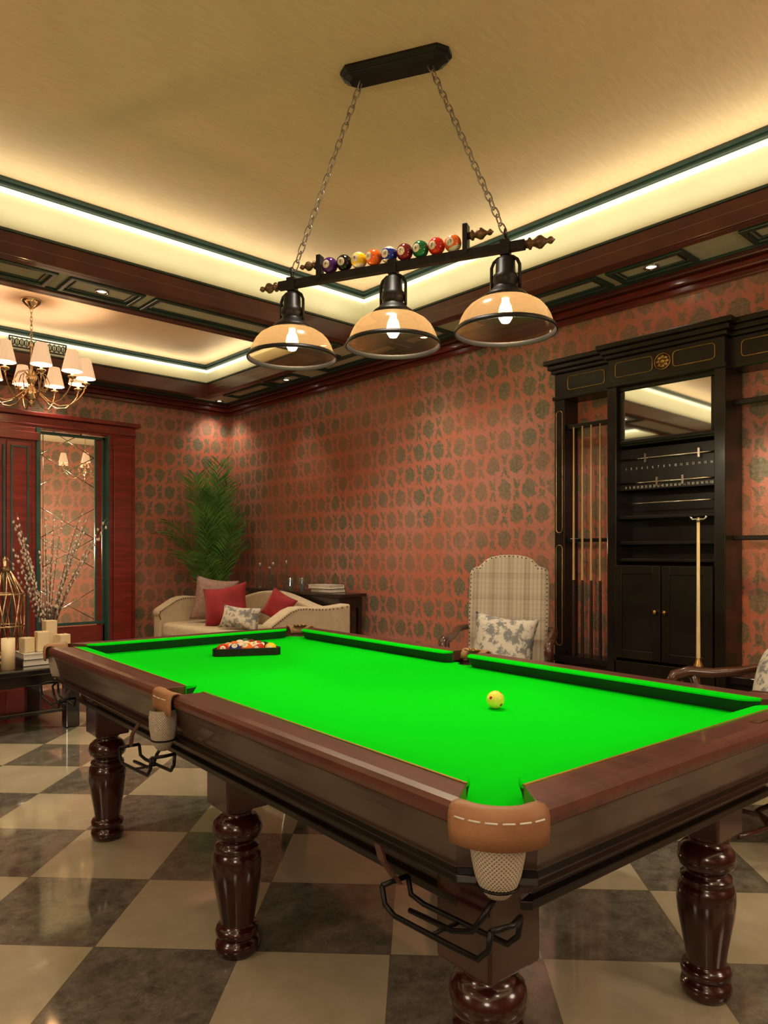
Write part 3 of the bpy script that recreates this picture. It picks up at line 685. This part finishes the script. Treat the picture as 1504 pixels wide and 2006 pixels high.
# ------------------------------------------------------------------ armchair (faces -Y)
def armchair(loc,rz,label):
    e=top('armchair',label,'chair',loc,rz,'upholstered armchairs')
    half=[(.255,.50),(.265,.9),(.262,1.16),(.25,1.195),(.225,1.205),(.20,1.205),(.185,1.225),(.16,1.255),(.12,1.275),(.06,1.287)]
    poly=half+[(0,1.29)]+[(-x,z) for x,z in half[::-1]]
    T=TR(0,.0,.5,math.radians(-9),0,0)@TR(0,0,-.5)
    m=MB(); m.prism(poly,-.05,.05,'y',0,T); bk=m.build('backrest',plaid_m,e,bevel=.03,seg=4)
    m=MB()
    for i in range(len(poly)-1):
        q0,q1=poly[i],poly[i+1]; L_=math.hypot(q1[0]-q0[0],q1[1]-q0[1]); k=max(1,int(L_/.028))
        for j in range(k):
            t=j/k; x=q0[0]+(q1[0]-q0[0])*t; z=q0[1]+(q1[1]-q0[1])*t
            m.lathe([(0,.004),(.004,.002),(.005,0)],6,T=T@TR(x*.955,-.05,(z-.9)*.965+.9,pi/2,0,0),cap=False)
    b=m.build('nailhead_trim',bronze,bk,label='row of bronze nailheads'); b['kind']='stuff'
    m=MB(); m.box(-.27,.27,-.60,-.02,.36,.45); m.build('seat_frame',plaid_m,e,bevel=.02,seg=3)
    m=MB(); m.box(-.255,.255,-.61,-.06,.45,.55); m.build('seat',plaid_m,e,bevel=.04,seg=4)
    for sx in (-1,1):
        m=MB(); X=sx*.31
        m.tube([(sx*.27,.03,.80),(X,-.08,.80),(X,-.22,.775),(X,-.36,.765),(X,-.47,.775),(X,-.54,.755),(X,-.56,.72),(X,-.53,.69),(X,-.50,.705),(X,-.51,.73)],[.018,.022,.024,.026,.028,.028,.026,.022,.018,.012],10)
        m.tube([(X,-.45,.76),(X,-.42,.66),(X,-.38,.56),(X*.95,-.37,.42)],[.022,.02,.02,.024],10)
        m.build('arm',arm_wood,e)
        for y in (-.55,.0):
            f=-1 if y<-.3 else 1
            m=MB(); m.tube([(sx*.24,y,.38),(sx*.25,y+f*.03,.28),(sx*.24,y+f*.0,.14),(sx*.25,y+f*.03,.03),(sx*.25,y+f*.04,.0)],[.032,.03,.018,.016,.024],10); m.build('leg',arm_wood,e)
    m=MB(); m.tube([(-.24,-.5,.14),(-.1,-.3,.12),(0,-.28,.14),(.1,-.3,.12),(.24,-.5,.14)],.012,8); m.tube([(-.24,-.02,.14),(-.1,-.25,.12),(0,-.28,.14),(.1,-.25,.12),(.24,-.02,.14)],.012,8); m.build('stretcher',arm_wood,e)
    return e
armchair((3.78,2.95,0),math.radians(-60),'plaid cream high back armchair with carved wooden arms')
pillow('throw_pillow',.40,.36,.15,pillow_pat_m,(3.55,2.80,.735),(math.radians(-20),math.radians(6),math.radians(-58)),'cream cushion with grey floral pattern on the armchair')
ac=armchair((3.60,1.05,0),math.radians(-132),'plaid cream armchair with scrolled wooden arms beside the cabinet'); ac.scale=(1,1,.93)
pillow('throw_pillow',.40,.36,.14,pillow_pat_m,(3.50,1.18,.70),(math.radians(-20),math.radians(-5),math.radians(-132)),'cream cushion with grey floral pattern on the near armchair')
# ------------------------------------------------------------------ sofa faces -X
sf=top('sofa','beige camelback sofa with serpentine arms and nailhead trim','sofa',(3.93,5.80,0))
SL=1.03
m=MB(); m.box(-.74,-.02,-SL+.02,SL-.02,.16,.46); m.build('base',beige_fab,sf,bevel=.02)
m=MB(); m.box(-.78,-.12,-SL+.10,SL-.10,.46,.61); m.build('seat_cushion',beige_fab,sf,bevel=.045,seg=4)
pts=[]; N=24
for i in range(N+1):
    y=-SL+2*SL*i/N; t=abs(y)/SL
    z=.87+.07*math.cos(min(1,t*1.15)*pi)*.9
    pts.append((y,z+ (.03 if t>.93 else 0)))
m=MB(); m.prism([(-SL,.2)]+pts+[(SL,.2)],-.13,0,'x'); m.build('backrest',beige_fab,sf,bevel=.025,seg=3)
ap=[(-.80,.20),(-.80,.66),(-.815,.70),(-.80,.735),(-.75,.765),(-.69,.800),(-.63,.835),(-.56,.856),(-.48,.858),(-.38,.848),(-.28,.842),(-.16,.846),(0,.860),(0,.2)]
for sy in (-1,1):
    y0,y1=(-SL-.03,-SL+.11) if sy<0 else (SL-.11,SL+.03)
    m=MB(); m.prism(ap,y0,y1,'y'); a=m.build('arm',beige_fab,sf,bevel=.022,seg=3)
    m=MB(); q=ap[1:-1]
    for i in range(len(q)-1):
        for t in (0,.33,.66):
            x=q[i][0]+(q[i+1][0]-q[i][0])*t; z=q[i][1]+(q[i+1][1]-q[i][1])*t-.018
            m.lathe([(0,.006),(.006,.004),(.007,0)],8,T=TR(x+.01,y0-.002,z,pi/2,0,0),cap=False)
    b=m.build('nailhead_trim',bronze,a,label='row of bronze nailheads'); b['kind']='stuff'
for x in (-.70,-.08):
    for y in (-SL+.08,SL-.08): MB().lathe([(.0,.17),(.03,.17),(.034,.13),(.02,.05),(.026,.02),(.02,0),(0,0)],14,cap=False).build('leg',arm_wood,sf,(x,y,0))
G='cushions on the sofa'
pillow('throw_pillow',.42,.44,.14,taupe_fab,(3.54,6.38,.83),(math.radians(-12),math.radians(8),math.radians(-40)),'taupe satin cushion leaning at the sofa arm',G)
pillow('throw_pillow',.44,.40,.15,red_fab,(3.46,6.02,.80),(math.radians(-22),math.radians(-10),math.radians(-50)),'large plain red cushion on the sofa',G)
pillow('throw_pillow',.40,.22,.13,pillow_pat_m,(3.40,5.65,.71),(math.radians(-30),math.radians(4),math.radians(-60)),'cream lumbar cushion with grey pattern on the sofa',G)
pillow('throw_pillow',.26,.26,.11,red_fab,(3.60,5.34,.82),(math.radians(-15),math.radians(28),math.radians(-60)),'red cushion tucked beside the sofa arm',G)
# ------------------------------------------------------------------ console behind sofa
cs=top('console_table','narrow dark wooden console table standing behind the sofa','console table',(4.12,5.72,0))
MB().box(-.15,.15,-.80,.80,.90,.93).build('tabletop',dark_wood,cs,bevel=.006)
MB().box(-.13,.13,-.75,.75,.80,.90).build('apron',dark_wood,cs,bevel=.004)
for x in (-.11,.11):
    for y in (-.73,.73): MB().box(x-.02,x+.02,y-.02,y+.02,0,.80).build('leg',dark_wood,cs,bevel=.004)
def bottle(x,y,h,r):
    e=top('decanter','clear crystal decanter with ball stopper on the console','decanter',(x,y,.93),group='decanters on the console')
    MB().lathe([(0,0),(r,0),(r,h*.5),(r*.8,h*.6),(r*.3,h*.68),(r*.3,h*.85),(r*.4,h*.87)],18,cap=False).build('body',decant,e)
    MB().lathe([(r*.2,h*.86),(r*.25,h*.88),(r*.5,h*.94),(r*.25,h*1.0),(0,h*1.0)],14,cap=False).build('stopper',crystal,e)
for x,y,h,r in ((4.08,6.40,.26,.038),(4.12,6.28,.22,.04),(4.07,6.14,.27,.036),(4.10,5.95,.29,.032)): bottle(x,y,h,r)
for x,y in ((4.04,5.80),(4.12,5.72),(4.05,5.62)):
    MB().lathe([(0,0),(.03,0),(.034,.12),(.031,.12),(.027,.01),(0,.01)],16,cap=False).build('glass_tumbler',decant,None,(x,y,.93),label='short crystal tumbler on the console',cat='glass',group='tumblers on the console')
for i,(x,y,z) in enumerate(((4.12,5.30,0),(4.11,5.32,.035))):
    e=top('book','pale hardback book lying flat on the console','book',(x,y,.931+z),.1*i,group='books on the console')
    MB().box(-.09,.09,-.14,.14,.003,.03).build('pages',paper_m,e); MB().box(-.095,.095,-.145,.145,.030,.034).box(-.095,.095,-.145,.145,0,.003).box(.091,.095,-.145,.145,0,.034).build('cover',white_c if i else navy_m,e)
# ------------------------------------------------------------------ palm
pl=top('potted_palm','tall leafy green areca palm in a dark pot in the corner','plant',(3.93,7.08,0))
MB().lathe([(0,0),(.13,0),(.17,.35),(.18,.36),(.18,.40),(.155,.40),(.15,.36),(0,.36)],28,cap=False).build('pot',pot_m,pl)
m=MB(); st=MB()
random.seed(19)
for k in range(40):
    az=random.uniform(0,2*pi); sp=random.uniform(.12,.42); ht=random.uniform(1.25,2.05)
    if k<8: az=random.uniform(pi*.75,pi*1.3); sp=random.uniform(.42,.60); ht=random.uniform(1.15,1.6)
    elif k<16: az=random.uniform(-pi,0); sp=random.uniform(.3,.5); ht=random.uniform(1.05,1.5)
    b=Vector((random.uniform(-.07,.07),random.uniform(-.07,.07),.36))
    if math.cos(az)>0 or math.sin(az)>0.3: sp*=.6
    pts=[]
    for i in range(13):
        t=i/12; pts.append(b+Vector((math.cos(az)*sp*t**1.7,math.sin(az)*sp*t**1.7,ht*(t-.24*t**3*min(sp,.8)/.5))))
    st.tube(pts,[.009*(1-t/14) for t in range(13)],5)
    for i in range(3,13):
        for h in (0,.5):
            j=min(i+1,12); c=pts[i].lerp(pts[j],h); tg=(pts[min(i+1,12)]-pts[i-1]).normalized()
            side=tg.cross(Vector((0,0,1))); side=side.normalized() if side.length>.01 else Vector((1,0,0))
            Lf=.24*math.sin(min(1,(13.3-i-h)/9)*pi*.85+.25)+.07
            for s in (-1,1):
                d=(side*s*1+tg*1.2+Vector((0,0,.2+random.uniform(-.25,.2)))).normalized()
                w=tg*.011
                p1=c+d*Lf*.5; p2=c+d*Lf+Vector((0,0,-.18*Lf))
                m.add([c-w*.4,c+w*.4,p1+w,p2,p1-w],[(0,1,2,4),(4,2,3)])
for M_ in (m,st):
    for q in M_.v:
        q.x=min(q.x,.34); q.y=min(q.y,.29)
st.build('stems',stem_m,pl); m.build('fronds',leaf_m,pl)
# ------------------------------------------------------------------ chandelier
def chandelier(loc,zc,sc_,label,n=8,pe=0):
    e=top('chandelier',label,'chandelier',(loc[0],loc[1],zc)); e.scale=(sc_,)*3
    MB().lathe([(0,0),(.085,0),(.085,-.012),(.07,-.03),(.03,-.06),(.012,-.075),(0,-.075)],24,cap=False).build('canopy',pale_brass,e)
    m=MB()
    for i in range(8):
        T=TR(0,0,-.09-i*.035,0,0,(i%2)*pi/2); m.tube([(.009*math.cos(a*pi/6),0,.024*math.sin(a*pi/6)) for a in range(12)],.003,5,closed=True,T=T)
    m.build('chain',pale_brass,e)
    m=MB(); m.lathe([(0,-.36),(.012,-.37),(.02,-.40),(.01,-.42),(.012,-.60),(.03,-.62),(.045,-.65),(.03,-.69),(.015,-.71),(.03,-.74),(.06,-.77),(.065,-.79),(.05,-.82),(.02,-.84),(.03,-.86),(.02,-.89),(0,-.90)],24,cap=False); m.build('stem',pale_brass,e)
    for k in range(n):
        a=2*pi*k/n+.2; ca,sa=math.cos(a),math.sin(a)
        q=[(.05,-.76),(.09,-.80),(.15,-.85),(.22,-.875),(.30,-.86),(.37,-.80),(.41,-.74),(.42,-.68)]
        m=MB(); m.tube([(r*ca,r*sa,z) for r,z in q],.0055,8)
        m.tube([(r*ca,r*sa,z) for r,z in [(.02,-.64),(.06,-.60),(.11,-.62),(.14,-.69),(.12,-.75),(.08,-.74)]],.004,6)
        m.lathe([(0,-.695),(.03,-.685),(.036,-.67),(.01,-.665),(.010,-.60),(0,-.60)],12,T=TR(.42*ca,.42*sa),cap=False)
        m.lathe([(0,-.72),(.012,-.71),(.006,-.70),(.012,-.695),(0,-.69)],10,T=TR(.42*ca,.42*sa),cap=False)
        ar=m.build('arm',pale_brass,e)
        m=MB(); prof=[(.080,-.63),(.042,-.46)]; vs=[];fs=[];ns=40
        for i in range(ns):
            b=2*pi*i/ns; kk=1+(.03 if i%2 else -.03)
            for r,z in prof: vs.append((r*kk*math.cos(b),r*kk*math.sin(b),z))
        for i in range(ns): j=(i+1)%ns; fs.append((2*i,2*j,2*j+1,2*i+1))
        m.add(vs,fs,0,False,TR(.42*ca,.42*sa)); m.build('lamp_shade',shade_m,ar,label='cream pleated fabric shade')
        if pe: point(loc[0]+.42*ca*sc_,loc[1]+.42*sa*sc_,zc-.55*sc_,pe,(1,.80,.54),.02)
    return e
chandelier((1.78,6.13),3.31,.95,'brass chandelier with cream pleated fabric lamp shades',10,13)
chandelier((2.98,8.3),2.68,.62,'small brass chandelier with glowing shades seen through the glass door',6)
# ------------------------------------------------------------------ coffee table and things
ct=top('coffee_table','low glossy black lacquer table with stepped edge','coffee table',(1.15,6.0,0))
MB().box(-.85,.85,-.55,.6,.42,.47).build('tabletop',black_gloss,ct,bevel=.012,seg=3)
MB().box(-.80,.80,-.50,.55,.34,.42).build('apron',black_gloss,ct,bevel=.008)
MB().box(-.75,.75,-.45,.5,.12,.15).build('shelf',black_gloss,ct,bevel=.008)
for x in (-.74,.74):
    for y in (-.44,.49): MB().box(x-.05,x+.05,y-.05,y+.05,0,.34).build('leg',black_gloss,ct,bevel=.01)
def book(x,y,z,w,d,h,mat,rz,lab,g='books on the coffee table'):
    e=top('book',lab,'book',(x,y,z),rz,g)
    MB().box(-w/2+.005,w/2-.005,-d/2+.005,d/2-.005,.003,h-.003).build('pages',paper_m,e)
    MB().box(-w/2,w/2,-d/2,d/2,0,.003).box(-w/2,w/2,-d/2,d/2,h-.003,h).box(-w/2,-w/2+.004,-d/2,d/2,0,h).build('cover',mat,e)
book(1.76,5.76,.471,.40,.30,.045,navy_m,.05,'large dark hardback book lying on the black table')
book(1.76,5.76,.517,.36,.27,.04,white_c,.0,'large white hardback book stacked on another')
for i,(x,y,s,h) in enumerate(((1.735,5.72,.085,.15),(1.82,5.82,.085,.22),(1.88,5.70,.08,.12),(1.635,5.74,.08,.11))):
    e=top('candle','square ivory pillar candle on stacked books','candle',(x,y,.558),.1*i,group='ivory candles')
    MB().box(-s/2,s/2,-s/2,s/2,0,h).build('wax',candle_m,e,bevel=.006); MB().tube([(0,0,h),(0,0,h+.012)],.002,5).build('wick',ink,e)
for x,y,h in ((1.34,5.60,.30),(1.46,5.56,.22)):
    e=top('candle','tall ivory pillar candle standing on the black table','candle',(x,y,.472),0,group='ivory candles')
    MB().lathe([(0,0),(.045,0),(.045,h),(0,h-.004)],20,cap=False).build('wax',candle_m,e); MB().tube([(0,0,h-.004),(0,0,h+.012)],.002,5).build('wick',ink,e)
vs_=top('vase_with_branches','clear glass vase holding tall pussy willow branches','vase',(1.93,6.22,.472))
MB().lathe([(0,0),(.05,0),(.055,.02),(.05,.2),(.065,.38),(.061,.38),(.046,.2),(.048,.02),(0,.015)],24,cap=False).build('vase',decant,vs_)
m=MB(); bd=MB(); random.seed(5)
for k in range(32):
    az=random.uniform(0,2*pi); sp=random.uniform(.15,.62); ht=random.uniform(.7,1.18)
    pts=[Vector((.02*math.cos(az)+math.cos(az)*sp*t**1.5,.02*math.sin(az)+math.sin(az)*sp*t**1.5,.03+ht*t)) for t in [i/10 for i in range(11)]]
    m.tube(pts,[.0045-.0003*i for i in range(11)],5)
    for i in range(4,11):
        for h in (0,.5):
            c=pts[i-1].lerp(pts[i],h)+Vector((random.uniform(-.012,.012),random.uniform(-.012,.012),0))
            bd.lathe([(0,-.016),(.009,-.006),(.009,.004),(0,.018)],6,T=TR(*c,random.uniform(-.5,.5),random.uniform(-.5,.5)),cap=False)
m.build('branches',twig_m,vs_); b=bd.build('buds',bud_m,vs_,label='fuzzy pale willow buds'); b['kind']='stuff'
ln=top('lantern','brass openwork lantern standing on the black table','lantern',(1.60,6.18,.472)); ln.scale=(1.15,1.15,1.25)
m=MB()
for k in range(8):
    a=k*pi/4; m.tube([(.09*math.cos(a),.09*math.sin(a),.02),(.12*math.cos(a+.3),.12*math.sin(a+.3),.2),(.12*math.cos(a+.6),.12*math.sin(a+.6),.4),(.03*math.cos(a+.9),.03*math.sin(a+.9),.55)],.006,6)
    m.tube([(.09*math.cos(a),.09*math.sin(a),.02),(.12*math.cos(a-.3),.12*math.sin(a-.3),.2),(.12*math.cos(a-.6),.12*math.sin(a-.6),.4),(.03*math.cos(a-.9),.03*math.sin(a-.9),.55)],.006,6)
for z,r in ((.02,.09),(.2,.12),(.4,.12),(.55,.03)): m.tube([(r*math.cos(a*pi/10),r*math.sin(a*pi/10),z) for a in range(20)],.007,6,closed=True)
m.build('cage',pale_brass,ln); MB().lathe([(0,0),(.10,0),(.10,.02),(0,.02)],20,cap=False).build('base',pale_brass,ln)
MB().lathe([(0,.55),(.04,.55),(.02,.58),(.03,.60),(0,.64)],16,cap=False).build('finial',pale_brass,ln)
# ------------------------------------------------------------------ added fill lights: spots in downlight rings, then bare points and spots
for x,y,e_ in ((.3,.4,50),(2.4,.3,60),(-1.2,2.0,50),(-.8,-.6,50),(1.0,-.8,50)):
    spot(x,y,3.36,e_,150,rad=.15,blend=1,col=(1,.86,.64))
    e=top('downlight','small round downlight ring added for an unseen fill light','ceiling light',(x,y,3.4),group='recessed ceiling downlights')
    MB().lathe([(.028,-.002),(.055,-.002),(.055,-.012),(.036,-.014),(.028,-.002)],24,cap=False).build('ring',silver,e)
point(-1.3,-.9,1.9,120,(1,.82,.60),.35); point(2.6,-1.2,1.9,100,(1,.82,.60),.35); point(-1.8,2.2,1.9,85,(1,.82,.60),.35)  # unseen fill points added to even out walls and ceiling
spot(.4,4.69,2.97,80,110,rad=.1,blend=1)  # spot added without a fixture to brighten the floor at left
spot(1.9,2.15,3.33,100,75,rad=.1,blend=.8,col=(1,.9,.72))
w=bpy.data.worlds.new('w'); sc.world=w; w.use_nodes=True; w.node_tree.nodes['Background'].inputs[0].default_value=(.9,.75,.5,1); w.node_tree.nodes['Background'].inputs[1].default_value=.05
# ------------------------------------------------------------------ camera
cd=bpy.data.cameras.new('cam'); cam=bpy.data.objects.new('camera',cd); COL.objects.link(cam); sc.camera=cam
cam.location=(0,0,1.3); cam.rotation_euler=(pi/2,0,math.radians(-42.3))
cd.sensor_fit='HORIZONTAL'; cd.sensor_width=36; cd.lens=36*1409/1504; cd.shift_y=79/1504; cd.clip_start=.05
try:
    sc.view_settings.view_transform='Standard'; sc.view_settings.look='None'
except Exception as ex: print(ex)
